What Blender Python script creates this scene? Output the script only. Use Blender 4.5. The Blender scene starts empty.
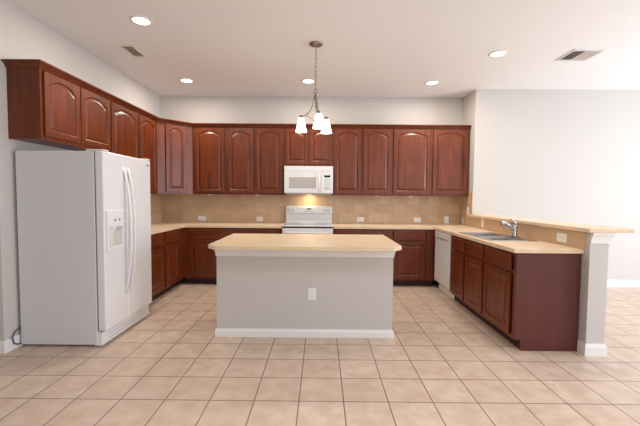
import bpy, bmesh, math, random
from mathutils import Vector, Matrix
random.seed(4)
SC = bpy.context.scene
COL = SC.collection
PI = math.pi

# ------------------------------------------------------------------ camera
cam_data = bpy.data.cameras.new('camera')
cam = bpy.data.objects.new('camera', cam_data)
COL.objects.link(cam)
F_PX, PITCH, YAW, ROLL = 348.77, -0.0467, -0.0034, 0.0082
cam_data.sensor_fit = 'HORIZONTAL'
cam_data.sensor_width = 36.0
cam_data.lens = F_PX / 640 * 36.0
cam_data.clip_start = 0.05
cam.matrix_world = (Matrix.Translation((0, 0, 1.3544)) @ Matrix.Rotation(-YAW, 4, 'Z')
                    @ Matrix.Rotation(PI / 2 + PITCH, 4, 'X') @ Matrix.Rotation(ROLL, 4, 'Z'))
SC.camera = cam

# ------------------------------------------------------------------ world, big lights, exposure
world = bpy.data.worlds.new('sky')
SC.world = world
world.use_nodes = True
bg = world.node_tree.nodes['Background']
bg.inputs[0].default_value = (0.95, 0.97, 1.0, 1)
bg.inputs[1].default_value = 0.50


def area_light(name, loc, target, sx, sy, power, col, shape='RECTANGLE', spread=PI):
    d = bpy.data.lights.new(name, 'AREA')
    d.shape = shape
    d.size, d.size_y = sx, sy
    d.energy = power
    d.color = col
    d.spread = spread
    o = bpy.data.objects.new(name, d)
    COL.objects.link(o)
    o.location = loc
    o.rotation_euler = (Vector(target) - Vector(loc)).to_track_quat('-Z', 'Y').to_euler()
    return o


area_light('daylight_side_window', (6.35, 2.2, 1.45), (2.0, 3.2, 1.9), 3.6, 2.2, 190, (0.82, 0.89, 1.0))
area_light('daylight_rear_doors', (3.0, -3.3, 1.5), (1.2, 2.5, 3.2), 4.0, 2.3, 58, (0.90, 0.94, 1.0))
# added overhead fill lights behind the camera, to brighten the floor
for lx in (0.2, 3.2):
    for ly in (-1.6, 1.0):
        area_light('added_overhead_fill', (lx, ly, 2.98), (lx, ly, 0), 0.5, 0.5, 10, (0.97, 0.98, 1.0), 'DISK')

vs = SC.view_settings
vs.view_transform = 'Standard'
vs.look = 'None'
vs.gamma = 1.0
vs.use_curve_mapping = False
vs.exposure = 0.06
SC.cycles.max_bounces = 10
SC.cycles.diffuse_bounces = 6


# ------------------------------------------------------------------ materials
def srgb(r, g, b):
    f = lambda c: (c / 255 / 12.92) if c / 255 <= 0.04045 else ((c / 255 + 0.055) / 1.055) ** 2.4
    return (f(r), f(g), f(b), 1)


def mat(name, col, rough=0.5, metal=0.0, coat=0.0, emit=None, estr=0.0, bump=0.0, bscale=200.0, spec=0.5):
    m = bpy.data.materials.new(name)
    m.use_nodes = True
    nt = m.node_tree
    b = nt.nodes['Principled BSDF']
    b.inputs['Base Color'].default_value = col
    b.inputs['Roughness'].default_value = rough
    b.inputs['Metallic'].default_value = metal
    b.inputs['Coat Weight'].default_value = coat
    b.inputs['Specular IOR Level'].default_value = spec
    if emit:
        b.inputs['Emission Color'].default_value = emit
        b.inputs['Emission Strength'].default_value = estr
    if bump:
        tc = nt.nodes.new('ShaderNodeTexCoord')
        n = nt.nodes.new('ShaderNodeTexNoise')
        n.inputs['Scale'].default_value = bscale
        bp = nt.nodes.new('ShaderNodeBump')
        bp.inputs['Strength'].default_value = bump
        bp.inputs['Distance'].default_value = 0.002
        nt.links.new(tc.outputs['Object'], n.inputs['Vector'])
        nt.links.new(n.outputs['Fac'], bp.inputs['Height'])
        nt.links.new(bp.outputs['Normal'], b.inputs['Normal'])
    return m


def wood(name, dark, light, scale=(26, 26, 2.2), rough=0.36):
    m = mat(name, light, rough, coat=0.12, spec=0.4)
    nt = m.node_tree
    b = nt.nodes['Principled BSDF']
    b.inputs['Coat Roughness'].default_value = 0.25
    tc = nt.nodes.new('ShaderNodeTexCoord')
    mp = nt.nodes.new('ShaderNodeMapping')
    mp.inputs['Scale'].default_value = scale
    oi = nt.nodes.new('ShaderNodeObjectInfo')
    n1 = nt.nodes.new('ShaderNodeTexNoise')
    n1.inputs['Scale'].default_value = 1.0
    n1.inputs['Detail'].default_value = 5
    n1.inputs['Distortion'].default_value = 0.6
    n2 = nt.nodes.new('ShaderNodeTexNoise')
    n2.inputs['Scale'].default_value = 3.0
    add = nt.nodes.new('ShaderNodeVectorMath')
    mix = nt.nodes.new('ShaderNodeMath'); mix.operation = 'MULTIPLY_ADD'
    mix.inputs[1].default_value = 0.55
    m3 = nt.nodes.new('ShaderNodeMath'); m3.operation = 'MULTIPLY_ADD'
    m3.inputs[1].default_value = 0.22
    ramp = nt.nodes.new('ShaderNodeValToRGB')
    ramp.color_ramp.elements[0].position = 0.28
    ramp.color_ramp.elements[0].color = dark
    ramp.color_ramp.elements[1].position = 0.78
    ramp.color_ramp.elements[1].color = light
    L = nt.links.new
    L(tc.outputs['Object'], mp.inputs['Vector'])
    L(mp.outputs['Vector'], add.inputs[0])
    L(oi.outputs['Random'], add.inputs[1])
    sc2 = nt.nodes.new('ShaderNodeVectorMath'); sc2.operation = 'SCALE'
    sc2.inputs['Scale'].default_value = 30.0
    L(oi.outputs['Random'], sc2.inputs[0])
    L(sc2.outputs[0], add.inputs[1])
    L(add.outputs[0], n1.inputs['Vector'])
    L(tc.outputs['Object'], n2.inputs['Vector'])
    L(n1.outputs['Fac'], mix.inputs[0])
    L(n2.outputs['Fac'], m3.inputs[0])
    L(m3.outputs[0], mix.inputs[2])
    m3.inputs[2].default_value = 0.10
    L(mix.outputs[0], ramp.inputs['Fac'])
    L(ramp.outputs['Color'], b.inputs['Base Color'])
    return m


def tile_mat(name, c1, c2, grout, w, h, mortar, loc, rot=None, offset=0.0, rough=0.4, mottle=None, mscale=5.0, mfac=0.5, bump=0.25):
    m = mat(name, c1, rough)
    nt = m.node_tree
    b = nt.nodes['Principled BSDF']
    L = nt.links.new
    tc = nt.nodes.new('ShaderNodeTexCoord')
    mp = nt.nodes.new('ShaderNodeMapping')
    mp.inputs['Location'].default_value = loc
    if rot:
        mp.inputs['Rotation'].default_value = rot
    br = nt.nodes.new('ShaderNodeTexBrick')
    br.offset = offset
    br.squash = 1.0
    br.inputs['Color1'].default_value = c1
    br.inputs['Color2'].default_value = c2
    br.inputs['Mortar'].default_value = grout
    br.inputs['Scale'].default_value = 1.0
    br.inputs['Mortar Size'].default_value = mortar
    br.inputs['Mortar Smooth'].default_value = 0.2
    br.inputs['Brick Width'].default_value = w
    br.inputs['Row Height'].default_value = h
    L(tc.outputs['Object'], mp.inputs['Vector'])
    L(mp.outputs['Vector'], br.inputs['Vector'])
    n = nt.nodes.new('ShaderNodeTexNoise')
    n.inputs['Scale'].default_value = mscale
    n.inputs['Detail'].default_value = 4
    L(tc.outputs['Object'], n.inputs['Vector'])
    ramp = nt.nodes.new('ShaderNodeValToRGB')
    ramp.color_ramp.elements[0].position = 0.35
    ramp.color_ramp.elements[0].color = (0, 0, 0, 1)
    ramp.color_ramp.elements[1].position = 0.68
    ramp.color_ramp.elements[1].color = (mfac, mfac, mfac, 1)
    L(n.outputs['Fac'], ramp.inputs['Fac'])
    mx = nt.nodes.new('ShaderNodeMix'); mx.data_type = 'RGBA'
    mx.inputs['B'].default_value = mottle or c2
    L(ramp.outputs['Color'], mx.inputs['Factor'])
    L(br.outputs['Color'], mx.inputs['A'])
    mx2 = nt.nodes.new('ShaderNodeMix'); mx2.data_type = 'RGBA'
    mx2.inputs['B'].default_value = grout
    L(br.outputs['Fac'], mx2.inputs['Factor'])
    L(mx.outputs['Result'], mx2.inputs['A'])
    L(mx2.outputs['Result'], b.inputs['Base Color'])
    bp = nt.nodes.new('ShaderNodeBump')
    bp.invert = True
    bp.inputs['Strength'].default_value = bump
    bp.inputs['Distance'].default_value = 0.003
    L(br.outputs['Fac'], bp.inputs['Height'])
    L(bp.outputs['Normal'], b.inputs['Normal'])
    return m


def speckle(name, a, c, scale=90, rough=0.35):
    m = mat(name, a, rough)
    nt = m.node_tree
    L = nt.links.new
    tc = nt.nodes.new('ShaderNodeTexCoord')
    n = nt.nodes.new('ShaderNodeTexNoise')
    n.inputs['Scale'].default_value = scale
    n.inputs['Detail'].default_value = 3
    n2 = nt.nodes.new('ShaderNodeTexNoise')
    n2.inputs['Scale'].default_value = 6
    ad = nt.nodes.new('ShaderNodeMath'); ad.operation = 'MULTIPLY_ADD'
    ad.inputs[1].default_value = 0.5
    hf = nt.nodes.new('ShaderNodeMath'); hf.operation = 'MULTIPLY'
    hf.inputs[1].default_value = 0.5
    ramp = nt.nodes.new('ShaderNodeValToRGB')
    ramp.color_ramp.elements[0].position = 0.35
    ramp.color_ramp.elements[0].color = c
    ramp.color_ramp.elements[1].position = 0.6
    ramp.color_ramp.elements[1].color = a
    L(tc.outputs['Object'], n.inputs['Vector'])
    L(tc.outputs['Object'], n2.inputs['Vector'])
    L(n2.outputs['Fac'], hf.inputs[0])
    L(n.outputs['Fac'], ad.inputs[0])
    L(hf.outputs[0], ad.inputs[2])
    L(ad.outputs[0], ramp.inputs['Fac'])
    L(ramp.outputs['Color'], nt.nodes['Principled BSDF'].inputs['Base Color'])
    return m


TILE, TX, TY = 0.2961, -0.1375, 2.2499
M = {}
M['wall'] = mat('wall_paint', srgb(203, 199, 194), 0.85, bump=0.08, bscale=120, spec=0.2)
M['ceiling'] = mat('ceiling_paint', srgb(243, 245, 247), 0.9, bump=0.15, bscale=90, spec=0.1)
M['trim'] = mat('white_trim_paint', srgb(235, 235, 233), 0.4)
M['floor'] = tile_mat('floor_tile', srgb(217, 198, 180), srgb(210, 189, 170), srgb(122, 106, 96), TILE, TILE, 0.0042,
                      (-TX + 30 * TILE, -TY + 30 * TILE, 0), rough=0.36, mottle=srgb(198, 170, 149), mscale=8.0, mfac=0.8)
M['splash_back'] = tile_mat('travertine_tile', srgb(216, 191, 160), srgb(192, 158, 126), srgb(206, 180, 150), 0.165, 0.155, 0.0015,
                            (10.5, 0, 0.16), rot=(-PI / 2, 0, 0), offset=0.5, rough=0.45, mottle=srgb(203, 172, 138), mscale=11, mfac=0.9, bump=0.1)
M['splash_side'] = tile_mat('travertine_tile_side', srgb(216, 191, 160), srgb(192, 158, 126), srgb(206, 180, 150), 0.165, 0.155, 0.0015,
                            (10.5, 0, 0.16), rot=(-PI / 2, 0, -PI / 2), offset=0.5, rough=0.45, mottle=srgb(203, 172, 138), mscale=11, mfac=0.9, bump=0.1)
M['wood'] = wood('cherry_wood', srgb(68, 27, 9), srgb(140, 65, 27))
M['wood_h'] = wood('cherry_wood_level_grain', srgb(68, 27, 9), srgb(140, 65, 27), scale=(2.2, 26, 26))
M['veneer_window_tint'] = wood('cherry_veneer_window_tint', srgb(80, 34, 29), srgb(102, 46, 39), scale=(14, 14, 1.4), rough=0.45)  # purplish tone puts the bluish window reflection into the veneer colour
M['toe'] = mat('toe_kick_dark_wood', srgb(58, 24, 16), 0.5)
M['laminate'] = speckle('cream_laminate', srgb(234, 212, 182), srgb(222, 195, 160))
M['appliance'] = mat('white_enamel', srgb(232, 232, 234), 0.28, coat=0.3)
M['fridge_side'] = mat('white_textured_steel', srgb(216, 216, 219), 0.45, bump=0.1, bscale=300)
M['plastic'] = mat('white_plastic', srgb(238, 237, 233), 0.35)
M['ivory'] = mat('ivory_plastic', srgb(228, 222, 206), 0.4)
M['grey_plastic'] = mat('pale_grey_plastic', srgb(178, 178, 180), 0.4)
M['mesh_window'] = mat('microwave_door_screen', srgb(186, 182, 178), 0.3)
M['pale_button'] = mat('pale_button_plastic', srgb(208, 208, 210), 0.4)
M['dark'] = mat('dark_slot', srgb(32, 30, 28), 0.5)
M['display'] = mat('dark_display', srgb(24, 26, 30), 0.15)
M['gap'] = mat('grey_gasket', srgb(120, 120, 124), 0.6)
M['glass_top'] = mat('light_ceramic_cooktop', srgb(150, 150, 152), 0.12, coat=0.5)
M['steel'] = mat('brushed_steel', srgb(190, 188, 186), 0.3, metal=1.0)
M['chrome'] = mat('chrome', srgb(205, 205, 208), 0.1, metal=1.0)
M['nickel'] = mat('brushed_nickel', srgb(158, 150, 138), 0.3, metal=1.0)
M['shade'] = mat('lit_frosted_glass', srgb(255, 248, 238), 0.4, emit=(1.0, 0.93, 0.84, 1), estr=4.5)
M['lens'] = mat('lit_lamp_lens', srgb(255, 250, 240), 0.4, emit=(1.0, 0.94, 0.86, 1), estr=7.0)
M['hood_lamp'] = mat('lit_hood_lamp', srgb(255, 240, 210), 0.4, emit=(1.0, 0.82, 0.55, 1), estr=2.0)
M['vent_slat'] = mat('vent_slat_metal', srgb(160, 154, 142), 0.5)
M['vent_white'] = mat('vent_white_metal', srgb(225, 225, 226), 0.45)
M['hose'] = mat('grey_hose', srgb(96, 92, 96), 0.5)


# ------------------------------------------------------------------ mesh helpers
def link(o, parent=None):
    COL.objects.link(o)
    if parent is not None:
        o.parent = parent
    return o


def obj(name, bm, m, parent=None, bevel=0.0, smooth=False, loc=None, rotz=0.0, seg=2, recalc=True):
    if recalc:
        bmesh.ops.recalc_face_normals(bm, faces=bm.faces[:])
    me = bpy.data.meshes.new(name)
    bm.to_mesh(me)
    bm.free()
    ms = m if isinstance(m, (list, tuple)) else [m]
    for x in ms:
        me.materials.append(x)
    if smooth:
        for p in me.polygons:
            p.use_smooth = True
    o = bpy.data.objects.new(name, me)
    link(o, parent)
    if loc:
        o.location = loc
    if rotz:
        o.rotation_euler = (0, 0, rotz)
    if bevel:
        b = o.modifiers.new('bevel', 'BEVEL')
        b.width = bevel
        b.segments = seg
        b.limit_method = 'ANGLE'
        b.angle_limit = math.radians(40)
    return o


def NB():
    return bmesh.new()


def box(bm, x0, x1, y0, y1, z0, z1):
    v = [bm.verts.new(p) for p in ((x0, y0, z0), (x1, y0, z0), (x1, y1, z0), (x0, y1, z0),
                                   (x0, y0, z1), (x1, y0, z1), (x1, y1, z1), (x0, y1, z1))]
    for f in ((0, 3, 2, 1), (4, 5, 6, 7), (0, 1, 5, 4), (1, 2, 6, 5), (2, 3, 7, 6), (3, 0, 4, 7)):
        bm.faces.new([v[i] for i in f])
    return bm


def B(*a):
    return box(NB(), *a)


def prism(bm, pts, z0, z1):
    lo = [bm.verts.new((x, y, z0)) for x, y in pts]
    hi = [bm.verts.new((x, y, z1)) for x, y in pts]
    n = len(pts)
    bm.faces.new(lo[::-1])
    bm.faces.new(hi)
    for i in range(n):
        j = (i + 1) % n
        bm.faces.new((lo[i], lo[j], hi[j], hi[i]))
    return bm


def loft(bm, loops, cap=True, closed=True):
    """loops: list of equally long 3-D point lists"""
    vv = [[bm.verts.new(p) for p in l] for l in loops]
    n = len(loops[0])
    for a, b in zip(vv, vv[1:]):
        for i in range(n if closed else n - 1):
            j = (i + 1) % n
            bm.faces.new((a[i], a[j], b[j], b[i]))
    if cap:
        bm.faces.new(vv[0][::-1])
        bm.faces.new(vv[-1])
    return bm


def lathe(bm, prof, seg=24, cx=0, cy=0, cap=True):
    loops = []
    for r, z in prof:
        loops.append([(cx + max(r, 1e-4) * math.cos(2 * PI * i / seg), cy + max(r, 1e-4) * math.sin(2 * PI * i / seg), z) for i in range(seg)])
    return loft(bm, loops, cap)


def tube(bm, pts, r, seg=10, closed=False):
    pts = [Vector(p) for p in pts]
    n = len(pts)
    rr = r if isinstance(r, (list, tuple)) else [r] * n
    loops = []
    up = None
    for i, p in enumerate(pts):
        if closed:
            t = (pts[(i + 1) % n] - pts[i - 1])
        else:
            t = pts[min(i + 1, n - 1)] - pts[max(i - 1, 0)]
        t.normalize()
        if up is None:
            up = t.orthogonal().normalized()
        else:
            up = (up - t * up.dot(t)).normalized()
        s = t.cross(up)
        loops.append([tuple(p + (up * math.cos(2 * PI * k / seg) + s * math.sin(2 * PI * k / seg)) * rr[i]) for k in range(seg)])
    if closed:
        loops.append(loops[0])
        return loft(bm, loops, cap=False)
    return loft(bm, loops)


def disc(bm, c, axis, r, t, seg=20):
    c = Vector(c); axis = Vector(axis).normalized()
    return tube(bm, [c, c + axis * t], r, seg)


def slab(xs, ys, keep, z0, z1):
    """rectilinear slab welded into one solid; keep(i,j) says which cells are filled"""
    bm = NB()
    V = {}

    def v(i, j, k):
        if (i, j, k) not in V:
            V[(i, j, k)] = bm.verts.new((xs[i], ys[j], (z0, z1)[k]))
        return V[(i, j, k)]
    nx, ny = len(xs) - 1, len(ys) - 1
    K = lambda i, j: 0 <= i < nx and 0 <= j < ny and keep(i, j)
    for i in range(nx):
        for j in range(ny):
            if not K(i, j):
                continue
            bm.faces.new((v(i, j, 1), v(i + 1, j, 1), v(i + 1, j + 1, 1), v(i, j + 1, 1)))
            bm.faces.new((v(i, j + 1, 0), v(i + 1, j + 1, 0), v(i + 1, j, 0), v(i, j, 0)))
            if not K(i - 1, j): bm.faces.new((v(i, j + 1, 0), v(i, j, 0), v(i, j, 1), v(i, j + 1, 1)))
            if not K(i + 1, j): bm.faces.new((v(i + 1, j, 0), v(i + 1, j + 1, 0), v(i + 1, j + 1, 1), v(i + 1, j, 1)))
            if not K(i, j - 1): bm.faces.new((v(i, j, 0), v(i + 1, j, 0), v(i + 1, j, 1), v(i, j, 1)))
            if not K(i, j + 1): bm.faces.new((v(i + 1, j + 1, 0), v(i, j + 1, 0), v(i, j + 1, 1), v(i + 1, j + 1, 1)))
    return bm


def thing(name, label, cat, loc=(0, 0, 0), rotz=0.0, group=None):
    o = bpy.data.objects.new(name, None)
    o.empty_display_size = 0.1
    link(o)
    o.location = loc
    o.rotation_euler = (0, 0, rotz)
    return tag(o, label, cat, group)


def tag(o, label, cat, group=None):
    o['label'] = label
    o['category'] = cat
    if group:
        o['group'] = group
    return o


def struct(name, bm, m, parent=None, bevel=0.0):
    o = obj(name, bm, m, parent, bevel)
    if parent is None:
        o['kind'] = 'structure'
    return o


# ------------------------------------------------------------------ the room
XL, XR, YB, YS, H = -2.69, 2.325, 5.84, 5.36, 3.0
struct('floor', B(-6.0, 6.6, -3.6, YB, -0.1, 0), M['floor'])
struct('ceiling', B(-6.0, 6.6, -3.6, YB, H, H + 0.1), M['ceiling'])
struct('wall_left', B(-6.0, XL, 2.905, YB + 0.15, 0, H), M['wall'])
struct('wall_back', B(XL, XR, YB, YB + 0.15, 0, H), M['wall'])
struct('wall_right', B(XR, 6.6, YS, YB + 0.15, 0, H), M['wall'])
# far side wall with its window opening (out of the picture on the right)
bm = NB()
box(bm, 6.6, 6.75, -3.6, 0.3, 0, H)
box(bm, 6.6, 6.75, 4.1, YB, 0, H)
box(bm, 6.6, 6.75, 0.3, 4.1, 0, 0.3)
box(bm, 6.6, 6.75, 0.3, 4.1, 2.6, H)
struct('wall_side', bm, M['wall'])
struct('wall_unseen_left', B(-6.15, -6.0, -3.6, 2.905, 0, H), M['wall'])  # unseen wall, added to cut the light coming in from the left
# half wall of the breakfast bar, with its white trim
PX0, PX1, PY = 2.296, 2.455, 2.967
struct('wall_peninsula', B(PX0, PX1, PY, YS, 0, 1.068), M['wall'])


def base_profile(t, h):
    return [(0, 0), (t, 0), (t, h * 0.72), (t * 0.55, h * 0.9), (t * 0.35, h), (0, h)]


def run_profile(bm, path, prof, closed=False):
    """sweep an (out, z) profile along a horizontal path; 'out' is to the right of travel, mitred corners"""
    P = [Vector((x, y)) for x, y in path]
    n = len(P)
    loops = []
    for i in range(n):
        a = P[i] - P[i - 1] if (i > 0 or closed) else None
        b = P[(i + 1) % n] - P[i] if (i < n - 1 or closed) else None
        na = Vector((a.y, -a.x)).normalized() if a is not None else None
        nb = Vector((b.y, -b.x)).normalized() if b is not None else None
        if na is None: m_ = nb
        elif nb is None: m_ = na
        else:
            m_ = (na + nb)
            m_ = m_ / m_.dot(na)
        loops.append([(P[i].x + m_.x * o, P[i].y + m_.y * o, z) for o, z in prof])
    if closed:
        loops.append(loops[0])
        return loft(bm, loops, cap=False)
    return loft(bm, loops)


bb = base_profile(0.014, 0.105)
# travel so that the room is on the right-hand side
struct('baseboard_left', run_profile(NB(), [(-6.0, 2.905), (XL, 2.905), (XL, 3.85)], bb), M['trim'])
struct('baseboard_right', run_profile(NB(), [(PX1 + 0.015, YS), (6.6, YS)], bb), M['trim'])
struct('baseboard_peninsula', run_profile(NB(), [(PX0, 3.05), (PX0, PY), (PX1, PY), (PX1, YS - 0.015)], bb), M['trim'])
cap_prof = [(0, 0.975), (0.008, 0.975), (0.010, 1.0), (0.018, 1.03), (0.030, 1.052), (0.032, 1.068), (0, 1.068)]
struct('trim_1', run_profile(NB(), [(PX0 + 0.001, PY), (PX1, PY), (PX1, YS - 0.01)], cap_prof), M['trim'])

# tile splashbacks
ST = 0.010
struct('wall_backsplash_back', B(XL + ST, XR - ST, YB - ST, YB - 0.0005, 0.914, 1.44), M['splash_back'])
struct('wall_backsplash_left', B(XL + 0.0005, XL + ST, 3.9, YB - ST, 0.914, 1.40), M['splash_side'])
struct('wall_backsplash_corner', B(XR - ST, XR - 0.0005, YS, YB - ST, 0.914, 1.435), M['splash_side'])
struct('wall_backsplash_peninsula', B(PX0 - ST, PX0 - 0.0005, 3.015, YS - 0.0, 0.9145, 1.0695), M['splash_side'])


# ------------------------------------------------------------------ cabinet doors and drawers
def panel_door(bm, w, h, rise, t=0.019, stile=0.052, K=14):
    """raised panel door in local XZ, front at y=-t, back at y=0; lower left corner at the origin"""
    def loop(d, y, outer=False):
        if outer:
            pts = [(d, d), (w - d, d)]
            xs_ = [w - d - (w - 2 * d) * k / K for k in range(K + 1)]
            pts += [(x, h - d) for x in xs_]
            return [(x, y, z) for x, z in pts]
        x0, x1, z0 = d, w - d, d
        pts = [(x0, z0), (x1, z0)]
        for k in range(K + 1):
            s = 1 - 2 * k / K
            x = (x0 + x1) / 2 + s * (x1 - x0) / 2
            a = abs(s) / 0.93
            zz = h - d - rise + rise * max(0.0, 1 - a ** 2.3)
            pts.append((x, zz))
        return [(x, y, z) for x, z in pts]
    s = stile
    loops = [loop(0.0, 0, True), loop(0.0, -t + 0.003, True), loop(0.003, -t, True), loop(s - 0.006, -t), loop(s, -t + 0.004), loop(s + 0.003, -t + 0.010),
             loop(s + 0.010, -t + 0.010), loop(s + 0.034, -t + 0.001), loop(s + 0.037, -t + 0.0005)]
    return loft(bm, loops)


def drawer_front(bm, w, h, t=0.019):
    def lp(d, y):
        return [(d, y, d), (w - d, y, d), (w - d, y, h - d), (d, y, h - d)]
    return loft(bm, [lp(0, 0), lp(0, -t + 0.005), lp(0.004, -t + 0.002), lp(0.012, -t)])


def add_door(parent, x, z, w, h, rise, y=0.0, rotz=0.0, loc=None):
    return obj('door', panel_door(NB(), w, h, rise), M['wood'], parent, loc=loc or (x, y, z), rotz=rotz)


def add_drawer(parent, x, z, w, h, y=0.0):
    return obj('drawer_front', drawer_front(NB(), w, h), M['wood_h'], parent, loc=(x, y, z))


def frame_mesh(w, z0, z1, bars_x, bars_z, y0=0.0, y1=0.019):
    """face frame: stiles at bars_x [(x0,x1)], rails at bars_z [(z0,z1)] in one welded slab"""
    xs = sorted({0, w} | {v for b in bars_x for v in b})
    zs = sorted({z0, z1} | {v for b in bars_z for v in b})

    def keep(i, j):
        cx, cz = (xs[i] + xs[i + 1]) / 2, (zs[j] + zs[j + 1]) / 2
        return any(a <= cx <= b for a, b in bars_x) or any(a <= cz <= b for a, b in bars_z)
    bm = slab(xs, zs, keep, y0, y1)
    for v in bm.verts:
        v.co = Vector((v.co.x, v.co.z, v.co.y))
    return bm


UB, UT, DT, DB = 1.378, 2.46, 2.414, 1.408     # wall cabinets: bottom, top, door top, door bottom


def wall_cabinet(label, loc, rotz, w, depth, doors, zb=UB, dzb=DB, rise=0.055, dzt=DT):
    """local frame: x along the front, front plane at y=0, body behind (+y)"""
    t = thing('wall_cabinet', label, 'cabinet', loc, rotz, 'cherry wall cabinets')
    z0 = zb - loc[2]; z1 = UT - loc[2]
    obj('carcass', B(0.0005, w - 0.0005, 0.0195, depth - 0.001, z0, z1), M['wood'], t)
    bx = [(0.0005, 0.035), (w - 0.035, w - 0.0005)]
    for (a, b), (c, d) in zip(doors, doors[1:]):
        m_ = (b + c) / 2
        bx.append((m_ - 0.02, m_ + 0.02))
    obj('face_frame', frame_mesh(w, z0, z1, sorted(bx), [(z0, z0 + 0.045), (z1 - 0.06, z1)]), M['wood'], t, bevel=0.0012)
    for a, b in doors:
        add_door(t, a, dzb - loc[2], b - a, dzt - dzb, rise, y=-0.001)
    return t


UF_L = XL + 0.283          # face planes of the wall cabinets
UF_B = YB - 0.325
# left run (fronts face +x): local x runs along +y
Y0, Y1, Y2 = 3.010, 3.990, 5.133
wall_cabinet('short two-door cherry wall cabinet above the white refrigerator', (UF_L, Y0, 1.83), PI / 2, Y1 - Y0, 0.283,
             [(3.040 - Y0, 3.482 - Y0), (3.496 - Y0, 3.974 - Y0)], zb=1.83, dzb=1.865, rise=0.058, dzt=2.417)
wall_cabinet('tall two-door cherry wall cabinet on the left wall between refrigerator cabinet and corner', (UF_L, Y1, UB), PI / 2, Y2 - Y1, 0.283,
             [(4.004 - Y1, 4.580 - Y1), (4.604 - Y1, 5.070 - Y1)], dzt=2.417)
# diagonal corner cabinet
CW = YB - Y2
CX = CW - 0.325 + 0.283
XD = XL + CX
t = thing('corner_wall_cabinet', 'diagonal cherry wall cabinet filling the back left corner, one narrow arched door', 'cabinet', (XL, YB, UB), 0, 'cherry wall cabinets')
bm = prism(NB(), [(0.001, -0.001), (0.001, -CW + 0.001), (0.282, -CW + 0.001), (CX - 0.001, -0.324), (CX - 0.001, -0.001)], 0, UT - UB)
obj('carcass', bm, M['wood'], t)
dl = math.hypot(CW - 0.325, CW - 0.325)
fw = dl - 0.09
ux = Vector((math.cos(PI / 4), math.sin(PI / 4), 0)); un = Vector((math.sin(PI / 4), -math.cos(PI / 4), 0))
p = Vector((0.283, -CW, 0)) + ux * 0.118 + un * 0.001
add_door(t, 0, 0, 0.308, 2.412 - DB, 0.050, rotz=PI / 4, loc=tuple(p + Vector((0, 0, DB - UB))))
# back run (fronts face -y)
XS = [XD, -1.504, -0.581, 0.181, 1.108, XR - 0.012]
defs = [
    ('single-door cherry wall cabinet on the back wall, right beside the diagonal corner one', [(-1.990, -1.534)], {}),
    ('two-door cherry wall cabinet directly left of the microwave', [(-1.474, -1.076), (-1.034, -0.619)], {}),
    ('short two-door cherry wall cabinet directly above the microwave', [(-0.566, -0.214), (-0.197, 0.152)], dict(zb=1.83, dzb=1.862, rise=0.045)),
    ('two-door cherry wall cabinet directly right of the microwave', [(0.207, 0.615), (0.658, 1.086)], {}),
    ('widest two-door cherry wall cabinet, at the right end of the back wall', [(1.130, 1.700), (1.745, 2.280)], {}),
]
for (lab, ds, kw), xa, xb in zip(defs, XS, XS[1:]):
    zb = kw.get('zb', UB)
    wall_cabinet(lab, (xa, UF_B, zb), 0, xb - xa, 0.325, [(a - xa, b - xa) for a, b in ds], **kw)

# continuous crown moulding over the run
cp = [(0.0005, 2.424), (0.006, 2.425), (0.010, 2.432), (0.016, 2.443), (0.027, 2.457), (0.042, 2.467), (0.050, 2.470), (0.050, 2.482), (-0.02, 2.482), (-0.02, 2.4605), (0.0005, 2.4605)]
path = [(XL + 0.003, Y0), (UF_L, Y0), (UF_L, Y2), (XD, UF_B), (XR - 0.012, UF_B)]
cr = obj('crown_moulding', run_profile(NB(), path, cp), M['wood'])
tag(cr, 'dark cherry crown moulding running along the top of all the wall cabinets', 'moulding')

# small puck lamps under the wall cabinets
for lab, x in (('small round lamp under the single-door wall cabinet beside the corner', -1.80), ('small round lamp under the wall cabinet left of the microwave', -1.03),
               ('small round lamp under the wall cabinet right of the microwave', 0.88), ('small round lamp under the widest wall cabinet at right', 1.42)):
    o = obj('puck_lamp', lathe(NB(), [(0.034, 0), (0.034, -0.008), (0.028, -0.014), (0.0, -0.015)], 18), M['plastic'], smooth=False)
    o.location = (x, UF_B + 0.08, UB)
    tag(o, lab, 'lamp', 'puck lamps under the wall cabinets')


# ------------------------------------------------------------------ base cabinets
CT0, CT1 = 0.876, 0.914
BD = 0.605                 # face plane distance from the wall


def base_cabinet(label, loc, rotz, w, units, depth=BD, frame=(0.03, 0.03), body_x=None, ztop=CT0 - 0.001):
    """units: (x0, x1) columns, each a drawer front above a door"""
    t = thing('base_cabinet', label, 'cabinet', loc, rotz, 'cherry base cabinets')
    a, b = body_x or (0.0005, w - 0.0005)
    obj('carcass', B(a, b, 0.0195, depth - 0.012, 0.10, ztop), M['wood'], t)
    bx = [(0.0005, frame[0]), (w - frame[1], w - 0.0005)]
    for (p0, p1), (q0, q1) in zip(units, units[1:]):
        m_ = (p1 + q0) / 2
        bx.append((m_ - 0.02, m_ + 0.02))
    obj('face_frame', frame_mesh(w, 0.10, CT0 - 0.001, sorted(bx), [(0.10, 0.14), (0.675, 0.71), (0.845, CT0 - 0.001)]), M['wood'], t, bevel=0.0012)
    for p0, p1 in units:
        add_drawer(t, p0, 0.702, p1 - p0, 0.150, y=-0.001)
        add_door(t, p0, 0.128, p1 - p0, 0.552, 0.0, y=-0.001)
    obj('toe_kick', B(a, b, 0.075, 0.09, 0.0, 0.10), M['toe'], t)
    return t


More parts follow.
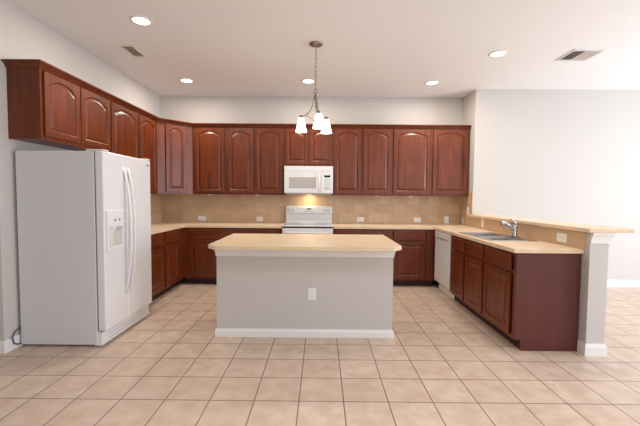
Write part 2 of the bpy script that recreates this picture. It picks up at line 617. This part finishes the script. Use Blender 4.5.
FL = XL + BD; FB = YB - BD; FR = XR - BD
base_cabinet('cherry base cabinet on the left wall next to the refrigerator', (FL, 3.93, 0), PI / 2, 0.655, [(0.03, 0.625)])
base_cabinet('cherry base cabinet on the left wall ending at the back corner', (FL, 4.586, 0), PI / 2, FB - 4.586, [(0.03, 0.44)], frame=(0.03, 0.19))
base_cabinet('cherry base cabinet on the back wall at the left corner, seen beside the island', (FL + 0.001, FB, 0), 0, 0.80, [(0.10, 0.765)], frame=(0.09, 0.03))
base_cabinet('cherry base cabinet on the back wall directly left of the range', (FL + 0.802, FB, 0), 0, -0.588 - (FL + 0.802), [(0.03, 0.66)])
base_cabinet('cherry base cabinet on the back wall directly right of the range', (0.188, FB, 0), 0, 0.83, [(0.03, 0.40), (0.43, 0.80)])
base_cabinet('cherry base cabinet on the back wall at the right corner beside the dishwasher', (1.019, FB, 0), 0, FR - 1.020, [(0.07, 0.555)], frame=(0.06, 0.13))
# peninsula: fronts face -x, local x runs along -y
base_cabinet('narrow cherry base cabinet in the peninsula between dishwasher and sink cabinet', (FR, 4.560, 0), -PI / 2, 0.445, [(0.02, 0.425)], depth=0.555, ztop=0.70)
sb = base_cabinet('two-door cherry sink cabinet at the free end of the peninsula', (FR, 4.114, 0), -PI / 2, 1.052, [(0.03, 0.46), (0.505, 1.000)], depth=0.555, ztop=0.70)
# end panel of the peninsula with the toe notch
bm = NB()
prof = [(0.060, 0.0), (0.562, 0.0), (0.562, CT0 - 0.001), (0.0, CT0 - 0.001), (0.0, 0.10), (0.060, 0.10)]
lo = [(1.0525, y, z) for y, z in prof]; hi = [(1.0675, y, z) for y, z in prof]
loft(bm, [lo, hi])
e = obj('end_panel', bm, M['veneer_window_tint'], sb)
e['label'] = 'flat veneered end panel, bluish window light put into its colour'

# ------------------------------------------------------------------ worktops
OV = XL + 0.635
xs = [XL + 0.012, OV, -0.588]
ys = [3.905, YB - 0.635, YB - 0.012]
o = obj('countertop', slab(xs, ys, lambda i, j: not (i == 1 and j == 0), CT0, CT1), M['laminate'], bevel=0.004)
tag(o, 'cream laminate worktop along the left wall and corner up to the range', 'countertop', 'cream worktops')
SX0, SX1, SY0, SY1 = 1.745, 2.225, 3.575, 4.405
xs = [0.188, XR - 0.635, SX0 + 0.02, SX1 - 0.09, PX0 - 0.001, XR - ST - 0.001]
ys = [3.03, SY0 + 0.02, SY1 - 0.02, YB - 0.635, YS + 0.001, YB - 0.012]
o = obj('countertop', slab(xs, ys, lambda i, j: (j >= 3 or i >= 1) and not (i == 2 and j == 1) and not (i == 4 and j < 4), CT0, CT1), M['laminate'], bevel=0.004)
tag(o, 'cream laminate worktop right of the range and along the peninsula, holding the sink', 'countertop', 'cream worktops')
o = obj('bar_top', B(2.258, 2.640, 2.930, YS - 0.002, 1.0695, 1.104), M['laminate'], bevel=0.005)
tag(o, 'raised cream laminate bar top on the half wall behind the sink', 'bar top')

# ------------------------------------------------------------------ sink and faucet
t = thing('kitchen_sink', 'stainless steel double bowl sink set in the peninsula worktop', 'sink', (0, 0, CT1))
mid = (SY0 + SY1) / 2
xs = [SX0, SX0 + 0.04, SX1 - 0.11, SX1]
ys = [SY0, SY0 + 0.04, mid - 0.015, mid + 0.015, SY1 - 0.04, SY1]
obj('rim', slab(xs, ys, lambda i, j: not (i == 1 and j in (1, 3)), 0.0005, 0.007), M['steel'], t, bevel=0.003)
for a, b in ((SY0 + 0.04, mid - 0.015), (mid + 0.015, SY1 - 0.04)):
    bm = NB()
    x0, x1 = SX0 + 0.04, SX1 - 0.11
    R = lambda d, z: [(x0 + d, a + d, z), (x1 - d, a + d, z), (x1 - d, b - d, z), (x0 + d, b - d, z)]
    loft(bm, [R(-0.006, 0.0005), R(0.0, 0.0006), R(0.004, -0.02), R(0.012, -0.15), R(0.05, -0.175)][1:], cap=False)
    last = [v for v in bm.verts][-4:]
    bm.faces.new(last)
    bw = obj('bowl', bm, M['steel'], t, recalc=False)
    s = bw.modifiers.new('wall', 'SOLIDIFY'); s.thickness = 0.0015; s.offset = 0
    obj('drain', lathe(NB(), [(0.04, -0.1735), (0.04, -0.171), (0.028, -0.1725), (0.0, -0.1725)], 18, (x0 + x1) / 2, (a + b) / 2), M['chrome'], bw)

t = thing('faucet', 'chrome single-lever pull-out faucet behind the sink', 'faucet', (2.165, 3.895, CT1 + 0.0075))
obj('base_plate', B(-0.030, 0.030, -0.075, 0.075, 0, 0.008), M['chrome'], t, bevel=0.003)
obj('body', lathe(NB(), [(0.030, 0.008), (0.030, 0.02), (0.028, 0.05), (0.027, 0.125), (0.022, 0.135), (0.0, 0.137)], 20), M['chrome'], t, smooth=True)
obj('spout', tube(NB(), [(-0.005, 0, 0.075), (-0.05, 0, 0.115), (-0.085, 0, 0.142), (-0.102, 0, 0.153)], [0.020, 0.020, 0.021, 0.022], 14), M['chrome'], t, smooth=True)
obj('spray_head', tube(NB(), [(-0.097, 0, 0.158), (-0.120, 0, 0.158), (-0.134, 0, 0.143), (-0.139, 0, 0.122)], [0.022, 0.028, 0.027, 0.021], 14), M['chrome'], t, smooth=True)
obj('lever', tube(NB(), [(0.0, 0, 0.134), (0.004, 0, 0.160), (-0.016, 0, 0.182), (-0.055, 0, 0.198)], [0.017, 0.015, 0.010, 0.007], 12), M['chrome'], t, smooth=True)

# ------------------------------------------------------------------ island
t = thing('kitchen_island', 'grey painted island with cream clipped-corner top in the middle of the kitchen', 'island', (-0.152, 3.308, 0))
hw = 0.845
obj('body', B(-hw, hw, 0, 0.70, 0, CT0 - 0.001), M['wall'], t)
p4 = [(-hw, 0.70), (-hw, 0), (hw, 0), (hw, 0.70)]
obj('baseboard', run_profile(NB(), p4, base_profile(0.015, 0.078)), M['trim'], t)
mp = [(0, 0.780), (0.006, 0.780), (0.008, 0.805), (0.014, 0.832), (0.026, 0.855), (0.030, 0.875), (0, 0.875)]
obj('moulding', run_profile(NB(), p4, mp), M['trim'], t)
tw, c = 0.886, 0.085
yf, yk = 3.065 - 3.308, 4.09 - 3.308
tl = tw - 0.014
pts = [(-tl + c, yf), (tw - c, yf), (tw, yf + c), (tw, yk), (-tl - 0.01, yk), (-tl, yf + c)]
obj('countertop', prism(NB(), pts, CT0, CT1), M['laminate'], t, bevel=0.004)

# ------------------------------------------------------------------ refrigerator
t = thing('refrigerator', 'white side-by-side refrigerator against the left wall', 'refrigerator', (-2.66, 3.035, 0), PI / 2)
# local: x along +y (width), front at negative y (world +x)
FWD = 0.845
case = 0.682              # case depth; y from 0 (back) to -case
dth = 0.072
obj('case', B(0, FWD, -case, 0, 0.02, 1.734), M['fridge_side'], t, bevel=0.006)
split = 0.360
dx0, dx1, dz0, dz1 = 0.024, 0.288, 0.848, 1.213
xsD = [dx0, dx0 + 0.034, dx1 - 0.030, dx1]; zsD = [dz0, dz0 + 0.032, dz1 - 0.150, dz1]
for nm, a, b in (('freezer_door', 0.001, split - 0.002), ('refrigerator_door', split + 0.002, FWD - 0.001)):
    if nm == 'freezer_door':
        bm = slab([a, xsD[1], xsD[2], b], [0.145, zsD[1], zsD[2], 1.737], lambda i, j: not (i == 1 and j == 1), 0, dth)
        for v in bm.verts:
            v.co = Vector((v.co.x, -case - 0.008 - v.co.z, v.co.y))
    else:
        bm = B(a, b, -case - 0.008 - dth, -case - 0.008, 0.145, 1.737)
    d = obj(nm, bm, M['appliance'], t, bevel=0.012, seg=3)
    obj('gasket', B(a + 0.006, b - 0.006, -case - 0.008, -case, 0.145, 1.735), M['gap'], d)
    hx = (b - 0.034) if nm == 'freezer_door' else (a + 0.034)
    zs = [0.40 + (1.62 - 0.40) * k / 24 for k in range(25)]
    pts = []
    for k, z in enumerate(zs):
        s = 2 * k / 24 - 1
        pts.append((hx, -case - 0.006 - dth - 0.062 * (1 - abs(s) ** 2.6), z))
    hb = NB()
    loops = []
    for q in pts:
        x, y, z = q
        loops.append([(x + 0.016 * math.cos(2 * PI * k / 12), y + 0.011 * math.sin(2 * PI * k / 12), z) for k in range(12)])
    loft(hb, loops)
    obj('handle', hb, M['appliance'], d, smooth=True)
    if nm == 'freezer_door':
        fdoor = d
    else:
        rdoor = d
fy = -case - 0.008 - dth
# ice and water dispenser
bm = slab(xsD, zsD, lambda i, j: not (i == 1 and j == 1), 0, 1)
for v in bm.verts:
    v.co = Vector((v.co.x, fy - 0.014 * (1 - v.co.z) + 0.0, v.co.y))
dp = obj('dispenser_panel', bm, M['appliance'], fdoor, bevel=0.004)
dr = obj('dispenser_recess', B(xsD[1] - 0.02, xsD[2] + 0.02, -case - 0.014, -case - 0.0085, zsD[1] - 0.02, zsD[2] + 0.02), M['ivory'], fdoor)
bm = NB()
x_a, x_b = xsD[1] + 0.05, xsD[2] - 0.05
loft(bm, [[(x_a, -case - 0.016, zsD[2] - 0.001), (x_b, -case - 0.016, zsD[2] - 0.001), (x_b, fy + 0.006, zsD[2] - 0.001), (x_a, fy + 0.006, zsD[2] - 0.001)],
          [(x_a + 0.02, -case - 0.016, zsD[2] - 0.075), (x_b - 0.02, -case - 0.016, zsD[2] - 0.075), (x_b - 0.02, -case - 0.040, zsD[2] - 0.075), (x_a + 0.02, -case - 0.040, zsD[2] - 0.075)]])
obj('chute', bm, M['plastic'], fdoor, bevel=0.003)
for k in (0.115, 0.185):
    obj('button', lathe(NB(), [(0.011, 0), (0.011, 0.004), (0.008, 0.005)], 14), M['gap'], fdoor).matrix_local = Matrix.Translation((dx0 + k, fy - 0.014, dz1 - 0.085)) @ Matrix.Rotation(PI / 2, 4, 'X')
obj('drip_tray', B(xsD[1] + 0.003, xsD[2] - 0.003, fy + 0.004, -case - 0.016, zsD[1] + 0.0005, zsD[1] + 0.008), M['plastic'], fdoor, bevel=0.002)
obj('badge', B(FWD - 0.092, FWD - 0.048, fy - 0.002, fy + 0.0005, 1.668, 1.686), M['gap'], rdoor)
g = obj('base_grille', B(0.004, FWD - 0.004, -case - 0.040, -case + 0.03, 0.012, 0.130), M['appliance'], t, bevel=0.004)
for k in range(2):
    obj('grille_slot', B(0.10, FWD - 0.07, -case - 0.0406, -case - 0.0395, 0.045 + 0.030 * k, 0.051 + 0.030 * k), M['grey_plastic'], g)
h = obj('hinge_cover', B(0.010, 0.090, -case - 0.080, -case + 0.075, 1.7375, 1.752), M['ivory'], t, bevel=0.004)
h['label'] = 'cream hinge cover'
obj('hinge_cover', B(FWD - 0.09, FWD - 0.01, -case - 0.080, -case + 0.075, 1.7375, 1.752), M['ivory'], t, bevel=0.004)
obj('water_hose', tube(NB(), [(0.05, 0.010, 0.17), (0.0, 0.012, 0.165), (-0.045, 0.012, 0.15), (-0.072, 0.010, 0.11), (-0.060, 0.008, 0.055), (-0.02, 0.006, 0.030), (0.05, 0.006, 0.03)], 0.006, 8), M['hose'], t, smooth=True)
for fx in (0.05, FWD - 0.05):
    for fyy in (-0.05, -case + 0.06):
        obj('foot', lathe(NB(), [(0.02, 0), (0.02, 0.021)], 12, fx, fyy), M['gap'], t)

# ------------------------------------------------------------------ microwave over the range
t = thing('microwave', 'white microwave mounted under the short cabinet above the range', 'microwave', (-0.2005, 5.445, 1.390))
W2, MH = 0.379, 0.438
obj('case', B(-W2, W2, 0.03, 0.382, 0.012, MH), M['appliance'], t, bevel=0.004)
obj('vent_grille', B(-W2, W2, 0, 0.0295, MH - 0.078, MH), M['appliance'], t, bevel=0.006)
dd = obj('door', B(-W2, 0.193, -0.004, 0.0295, 0.018, MH - 0.081), M['appliance'], t, bevel=0.008, seg=3)
obj('window', B(-W2 + 0.075, 0.115, -0.0055, -0.0035, 0.095, 0.265), M['mesh_window'], dd, bevel=0.0006)
obj('handle', tube(NB(), [(0.168, -0.004, 0.05), (0.168, -0.030, 0.075), (0.168, -0.036, 0.175), (0.168, -0.030, 0.275), (0.168, -0.004, 0.30)], 0.010, 10), M['plastic'], dd, smooth=True)
cpn = obj('control_panel', B(0.196, W2, -0.004, 0.0295, 0.018, MH - 0.081), M['appliance'], t, bevel=0.006)
obj('display', B(0.243, 0.338, -0.0055, -0.0035, 0.265, 0.297), M['display'], cpn)
for r in range(5):
    for q in range(3):
        obj('button', B(0.245 + q * 0.033, 0.271 + q * 0.033, -0.0052, -0.0035, 0.080 + r * 0.034, 0.102 + r * 0.034), M['grey_plastic'] if r == 0 else M['pale_button'], cpn)
obj('underside', B(-W2 + 0.02, W2 - 0.02, 0.03, 0.37, 0.0, 0.0118), M['grey_plastic'], t)
hl = obj('cooktop_lamp', B(-0.05, 0.05, 0.20, 0.26, -0.003, -0.0002), M['hood_lamp'], t)
hlight = area_light('microwave_lamp_light', (-0.2, 5.70, 1.382), (-0.2, 5.74, 0.9), 0.12, 0.05, 1.1, (1.0, 0.80, 0.52))

# ------------------------------------------------------------------ range
t = thing('kitchen_range', 'white freestanding electric range between the back base cabinets', 'range', (-0.2, 5.175, 0))
RW = 0.379
obj('body', B(-RW, RW, 0.03, 0.645, 0.03, 0.905), M['appliance'], t, bevel=0.003)
obj('cooktop', B(-RW - 0.002, RW + 0.002, 0.005, 0.60, 0.9055, 0.925), M['appliance'], t, bevel=0.006)
gl = obj('cooking_surface', B(-RW + 0.02, RW - 0.02, 0.05, 0.555, 0.9252, 0.9275), M['glass_top'], t)
for x, y, r in ((-0.19, 0.17, 0.105), (0.19, 0.17, 0.085), (-0.19, 0.42, 0.080), (0.19, 0.42, 0.10)):
    bm = NB()
    tube(bm, [(x + r * math.cos(2 * PI * k / 32), y + r * math.sin(2 * PI * k / 32), 0.9278) for k in range(32)], 0.0012, 6, closed=True)
    obj('burner_ring', bm, M['gap'], gl)
bgm = NB()
prof = [(0.562, 0.9255), (0.645, 0.9255), (0.645, 1.20), (0.572, 1.20), (0.560, 1.185), (0.555, 1.085), (0.575, 1.070), (0.580, 0.96)]
loft(bgm, [[(-RW, y, z) for y, z in prof], [(RW, y, z) for y, z in prof]])
bg_ = obj('backguard', bgm, M['appliance'], t, bevel=0.003)
for x in (-0.33, -0.265, 0.265, 0.33):
    bm = lathe(NB(), [(0.024, 0), (0.023, 0.012), (0.017, 0.022), (0.0, 0.023)], 18)
    k = obj('knob', bm, M['pale_button'], bg_, smooth=False)
    k.matrix_local = Matrix.Translation((x, 0.5585, 1.135)) @ Matrix.Rotation(PI / 2, 4, 'X')
obj('control_strip', B(-0.13, 0.13, 0.5545, 0.558, 1.100, 1.175), M['plastic'], bg_)
obj('clock_display', B(-0.030, 0.035, 0.5525, 0.5545, 1.142, 1.160), M['display'], bg_)
for k in range(5):
    obj('button', B(-0.09 + k * 0.038, -0.065 + k * 0.038, 0.5530, 0.5545, 1.108, 1.120), M['grey_plastic'], bg_)
obj('vent_gap', B(-RW + 0.004, RW - 0.004, 0.014, 0.0295, 0.883, 0.904), M['dark'], t)
od = obj('oven_door', B(-RW + 0.002, RW - 0.002, 0, 0.0295, 0.20, 0.880), M['appliance'], t, bevel=0.006)
obj('oven_window', B(-0.24, 0.24, -0.0015, 0.001, 0.40, 0.68), M['display'], od)
obj('handle', tube(NB(), [(-0.31, 0.0, 0.815), (-0.31, -0.045, 0.82), (-0.29, -0.05, 0.82), (0.29, -0.05, 0.82), (0.31, -0.045, 0.82), (0.31, 0, 0.815)], 0.012, 10), M['plastic'], od, smooth=True)
obj('storage_drawer', B(-RW + 0.002, RW - 0.002, 0.002, 0.0295, 0.04, 0.193), M['appliance'], t, bevel=0.005)
for x in (-0.33, 0.33):
    for y in (0.08, 0.58):
        obj('foot', lathe(NB(), [(0.018, 0), (0.018, 0.031)], 12, x, y), M['gap'], t)

# ------------------------------------------------------------------ dishwasher
t = thing('dishwasher', 'white dishwasher built into the peninsula beside the back corner', 'dishwasher', (FR, 5.168, 0), -PI / 2)
DWW = 0.600
obj('tub', B(0.004, DWW - 0.004, 0.022, 0.540, 0.102, CT0 - 0.006), M['gap'], t)
obj('door', B(0.004, DWW - 0.004, -0.024, 0.0215, 0.135, 0.765), M['appliance'], t, bevel=0.006)
cpn = obj('control_panel', B(0.004, DWW - 0.004, -0.030, 0.0215, 0.769, CT0 - 0.008), M['appliance'], t, bevel=0.008)
obj('handle_recess', B(0.10, DWW - 0.10, -0.0305, -0.0295, 0.772, 0.786), M['gap'], cpn)
for k in range(4):
    obj('button', B(0.06 + k * 0.03, 0.082 + k * 0.03, -0.0315, -0.0298, 0.82, 0.832), M['grey_plastic'], cpn)
obj('kick_plate', B(0.006, DWW - 0.006, 0.048, 0.06, 0.004, 0.132), M['plastic'], t, bevel=0.002)
# filler between the dishwasher and the corner
o = obj('filler_strip', B(FR, FR + 0.019, 5.171, FB - 0.001, 0.10, CT0 - 0.001), M['wood'])
tag(o, 'narrow cherry filler strip in the inner corner beside the dishwasher', 'filler strip')


# ------------------------------------------------------------------ outlets and switches
def outlet(label, loc, rotz=0.0, horizontal=False, w=0.075, h=0.118, m=None, kind='outlet', group='wall outlets'):
    """plate in local XZ facing -y"""
    t = thing('wall_' + kind, label, kind, loc, rotz, group)
    W, Hh = (h, w) if horizontal else (w, h)
    obj('plate', B(-W / 2, W / 2, -0.006, -0.0003, -Hh / 2, Hh / 2), m or M['plastic'], t, bevel=0.0025)
    for s in (-1, 1):
        cx, cz = (s * 0.024, 0) if horizontal else (0, s * 0.024)
        if kind == 'switch':
            if s == 1:
                obj('toggle', B(-0.006, 0.006, -0.016, -0.0055, -0.012, 0.012), M['plastic'], t, bevel=0.002)
            continue
        r = obj('socket', B(cx - 0.016, cx + 0.016, -0.0078, -0.0055, cz - 0.014, cz + 0.014), M['plastic'], t, bevel=0.003)
        for k in (-1, 1):
            if horizontal:
                obj('slot', B(cx - 0.004, cx + 0.005, -0.0084, -0.0075, cz + k * 0.006 - 0.0012, cz + k * 0.006 + 0.0012), M['dark'], r)
            else:
                obj('slot', B(cx + k * 0.006 - 0.0012, cx + k * 0.006 + 0.0012, -0.0084, -0.0075, cz - 0.004, cz + 0.005), M['dark'], r)
    return t


yb_ = YB - ST
outlet('white outlet on the backsplash nearest the back left corner', (-1.998, yb_, 0.975), 0, True, h=0.130)
outlet('white outlet on the backsplash just left of the range', (-1.03, yb_, 0.975), 0, True, h=0.105)
outlet('white outlet on the backsplash first right of the range', (0.659, yb_, 0.980), 0, True)
outlet('white sideways outlet on the backsplash above the right corner base cabinet', (1.609, yb_, 0.980), 0, True)
outlet('upright white outlet on the back backsplash near the right corner', (2.095, yb_, 0.985), 0, False)
outlet('white outlet on the tiled side wall in the right corner', (XR - ST, 5.70, 0.980), PI / -2, False)
outlet('white switch on the tiled side wall just above the bar top', (XR - ST, 5.500, 1.150), PI / -2, False, kind='switch', group='wall switches')
outlet('white outlet on the half wall tile left of the faucet', (PX0 - ST, 4.93, 1.000), PI / -2, False)
outlet('white sideways outlet on the half wall tile right of the faucet', (PX0 - ST, 3.300, 0.985), PI / -2, True, w=0.085, h=0.135)
outlet('white outlet on the left wall tile beside the refrigerator', (XL + ST, 5.43, 0.975), PI / 2, False)
outlet('upright white outlet on the front of the grey island', (-0.082, 3.308, 0.421), 0, False, w=0.078, h=0.120)

# ------------------------------------------------------------------ ceiling lights, vents
cans = [((-1.71, 3.36), 'recessed ceiling light nearest the camera, above the refrigerator side'), ((-1.94, 5.06), 'recessed ceiling light in front of the back left corner'),
        ((-0.20, 5.05), 'recessed ceiling light just behind the hanging chandelier'), ((1.57, 5.08), 'recessed ceiling light above the right end of the back cabinets'),
        ((2.00, 4.06), 'recessed ceiling light above the sink peninsula')]
for (x, y), lab in cans:
    t = thing('recessed_light', 'white ' + lab, 'ceiling light', (x, y, H), 0, 'recessed ceiling lights')
    obj('trim_ring', lathe(NB(), [(0.074, -0.0005), (0.100, -0.0005), (0.098, -0.006), (0.076, -0.010), (0.074, -0.0005)], 28, cap=False), M['trim'], t, smooth=True)
    obj('lens', lathe(NB(), [(0.075, -0.001), (0.075, -0.005), (0.04, -0.007), (0.0, -0.0075)], 24), M['lens'], t)
    area_light('recessed_light_glow', (x, y, H - 0.012), (x, y, 0), 0.13, 0.13, 13.5, (1.0, 0.915, 0.81), 'DISK')

t = thing('ceiling_vent', 'small dark slatted vent in the ceiling above the refrigerator', 'vent', (-2.163, 4.06, H), 0, 'ceiling vents')
obj('frame', slab([-0.075, -0.056, 0.056, 0.075], [-0.155, -0.137, 0.137, 0.155], lambda i, j: not (i == 1 and j == 1), -0.008, -0.0005), M['ivory'], t, bevel=0.002)
obj('backing', B(-0.056, 0.056, -0.137, 0.137, -0.002, -0.0005), M['dark'], t)
for k in range(7):
    y = -0.117 + k * 0.039
    bm = NB()
    loft(bm, [[(x, y - 0.010, -0.003), (x, y + 0.006, -0.008), (x, y + 0.008, -0.0075), (x, y - 0.008, -0.0025)] for x in (-0.0555, 0.0555)])
    obj('slat', bm, M['vent_slat'], t)
t = thing('ceiling_vent', 'larger white louvred vent in the ceiling at the right', 'vent', (2.945, 4.085, H), 0, 'ceiling vents')
obj('frame', slab([-0.175, -0.15, 0.15, 0.175], [-0.165, -0.125, 0.125, 0.165], lambda i, j: not (i == 1 and j == 1), -0.010, -0.0005), M['vent_white'], t, bevel=0.003)
obj('backing', B(-0.15, 0.15, -0.125, 0.125, -0.002, -0.0005), M['gap'], t)
for k in range(9):
    x = -0.128 + k * 0.032
    s = 1 if k > 3 else -1
    bm = NB()
    loft(bm, [[(x - 0.011 * s, y, -0.003), (x + 0.009 * s, y, -0.014), (x + 0.011 * s, y, -0.0135), (x - 0.009 * s, y, -0.0025)] for y in (-0.1245, 0.1245)])
    obj('slat', bm, M['vent_white'], t)

# ------------------------------------------------------------------ chandelier
t = thing('chandelier', 'three-light brushed nickel chandelier with frosted shades hanging over the island', 'chandelier', (-0.071, 3.84, H))
obj('canopy', lathe(NB(), [(0.075, -0.0005), (0.074, -0.008), (0.060, -0.020), (0.030, -0.032), (0.010, -0.036), (0.006, -0.046), (0.0, -0.047)], 28), M['nickel'], t, smooth=True)
ch = NB()
z = -0.045
k = 0
while z > -0.475:
    pts = []
    for q in range(12):
        a = 2 * PI * q / 12
        u, w = 0.0075 * math.cos(a), 0.015 * math.sin(a)
        pts.append((u, 0, z - 0.013 + w) if k % 2 == 0 else (0, u, z - 0.013 + w))
    tube(ch, pts, 0.0019, 6, closed=True)
    z -= 0.0235
    k += 1
obj('chain', ch, M['nickel'], t, smooth=True)
obj('cord', tube(NB(), [(0, 0, -0.04), (0.003, 0, -0.15), (-0.002, 0.002, -0.3), (0.002, 0, -0.5)], 0.0022, 6), M['nickel'], t)
obj('loop', tube(NB(), [(0.024 * math.cos(2 * PI * q / 20), 0, -0.502 + 0.024 * math.sin(2 * PI * q / 20)) for q in range(20)], 0.0042, 8, closed=True), M['nickel'], t, smooth=True)
obj('hub', lathe(NB(), [(0.0, -0.524), (0.008, -0.526), (0.012, -0.55), (0.020, -0.562), (0.020, -0.575), (0.010, -0.585), (0.006, -0.62), (0.0055, -0.83), (0.011, -0.84), (0.008, -0.86), (0.0, -0.868)], 18), M['nickel'], t, smooth=True)
for ang in (163, 283, 43):
    a = math.radians(ang)
    dx, dy = math.cos(a), math.sin(a)
    R = 0.165
    pr = [(0.012, -0.555), (0.022, -0.60), (0.034, -0.65), (0.054, -0.70), (0.085, -0.738), (0.125, -0.757), (R, -0.760)]
    arm = obj('arm', tube(NB(), [(r * dx, r * dy, z) for r, z in pr], 0.0070, 10), M['nickel'], t, smooth=True)
    pr2 = [(0.006, -0.835), (0.04, -0.80), (0.08, -0.772), (0.125, -0.760)]
    obj('brace', tube(NB(), [(r * dx, r * dy, z) for r, z in pr2], 0.004, 8), M['nickel'], arm, smooth=True)
    obj('socket_cup', lathe(NB(), [(0.0, -0.750), (0.014, -0.752), (0.024, -0.770), (0.026, -0.785), (0.020, -0.786)], 18, R * dx, R * dy), M['nickel'], arm, smooth=True)
    bm = NB()
    sp = [(0.030, -0.786), (0.035, -0.80), (0.041, -0.84), (0.050, -0.885), (0.061, -0.922), (0.064, -0.931),
          (0.061, -0.930), (0.047, -0.885), (0.038, -0.84), (0.032, -0.80), (0.027, -0.788), (0.030, -0.786)]
    lathe(bm, sp, 24, R * dx, R * dy, cap=False)
    obj('shade', bm, M['shade'], arm, smooth=True)
    obj('bulb', lathe(NB(), [(0.0, -0.787), (0.012, -0.79), (0.022, -0.83), (0.026, -0.85), (0.02, -0.88), (0.0, -0.89)], 16, R * dx, R * dy), M['lens'], arm, smooth=True)
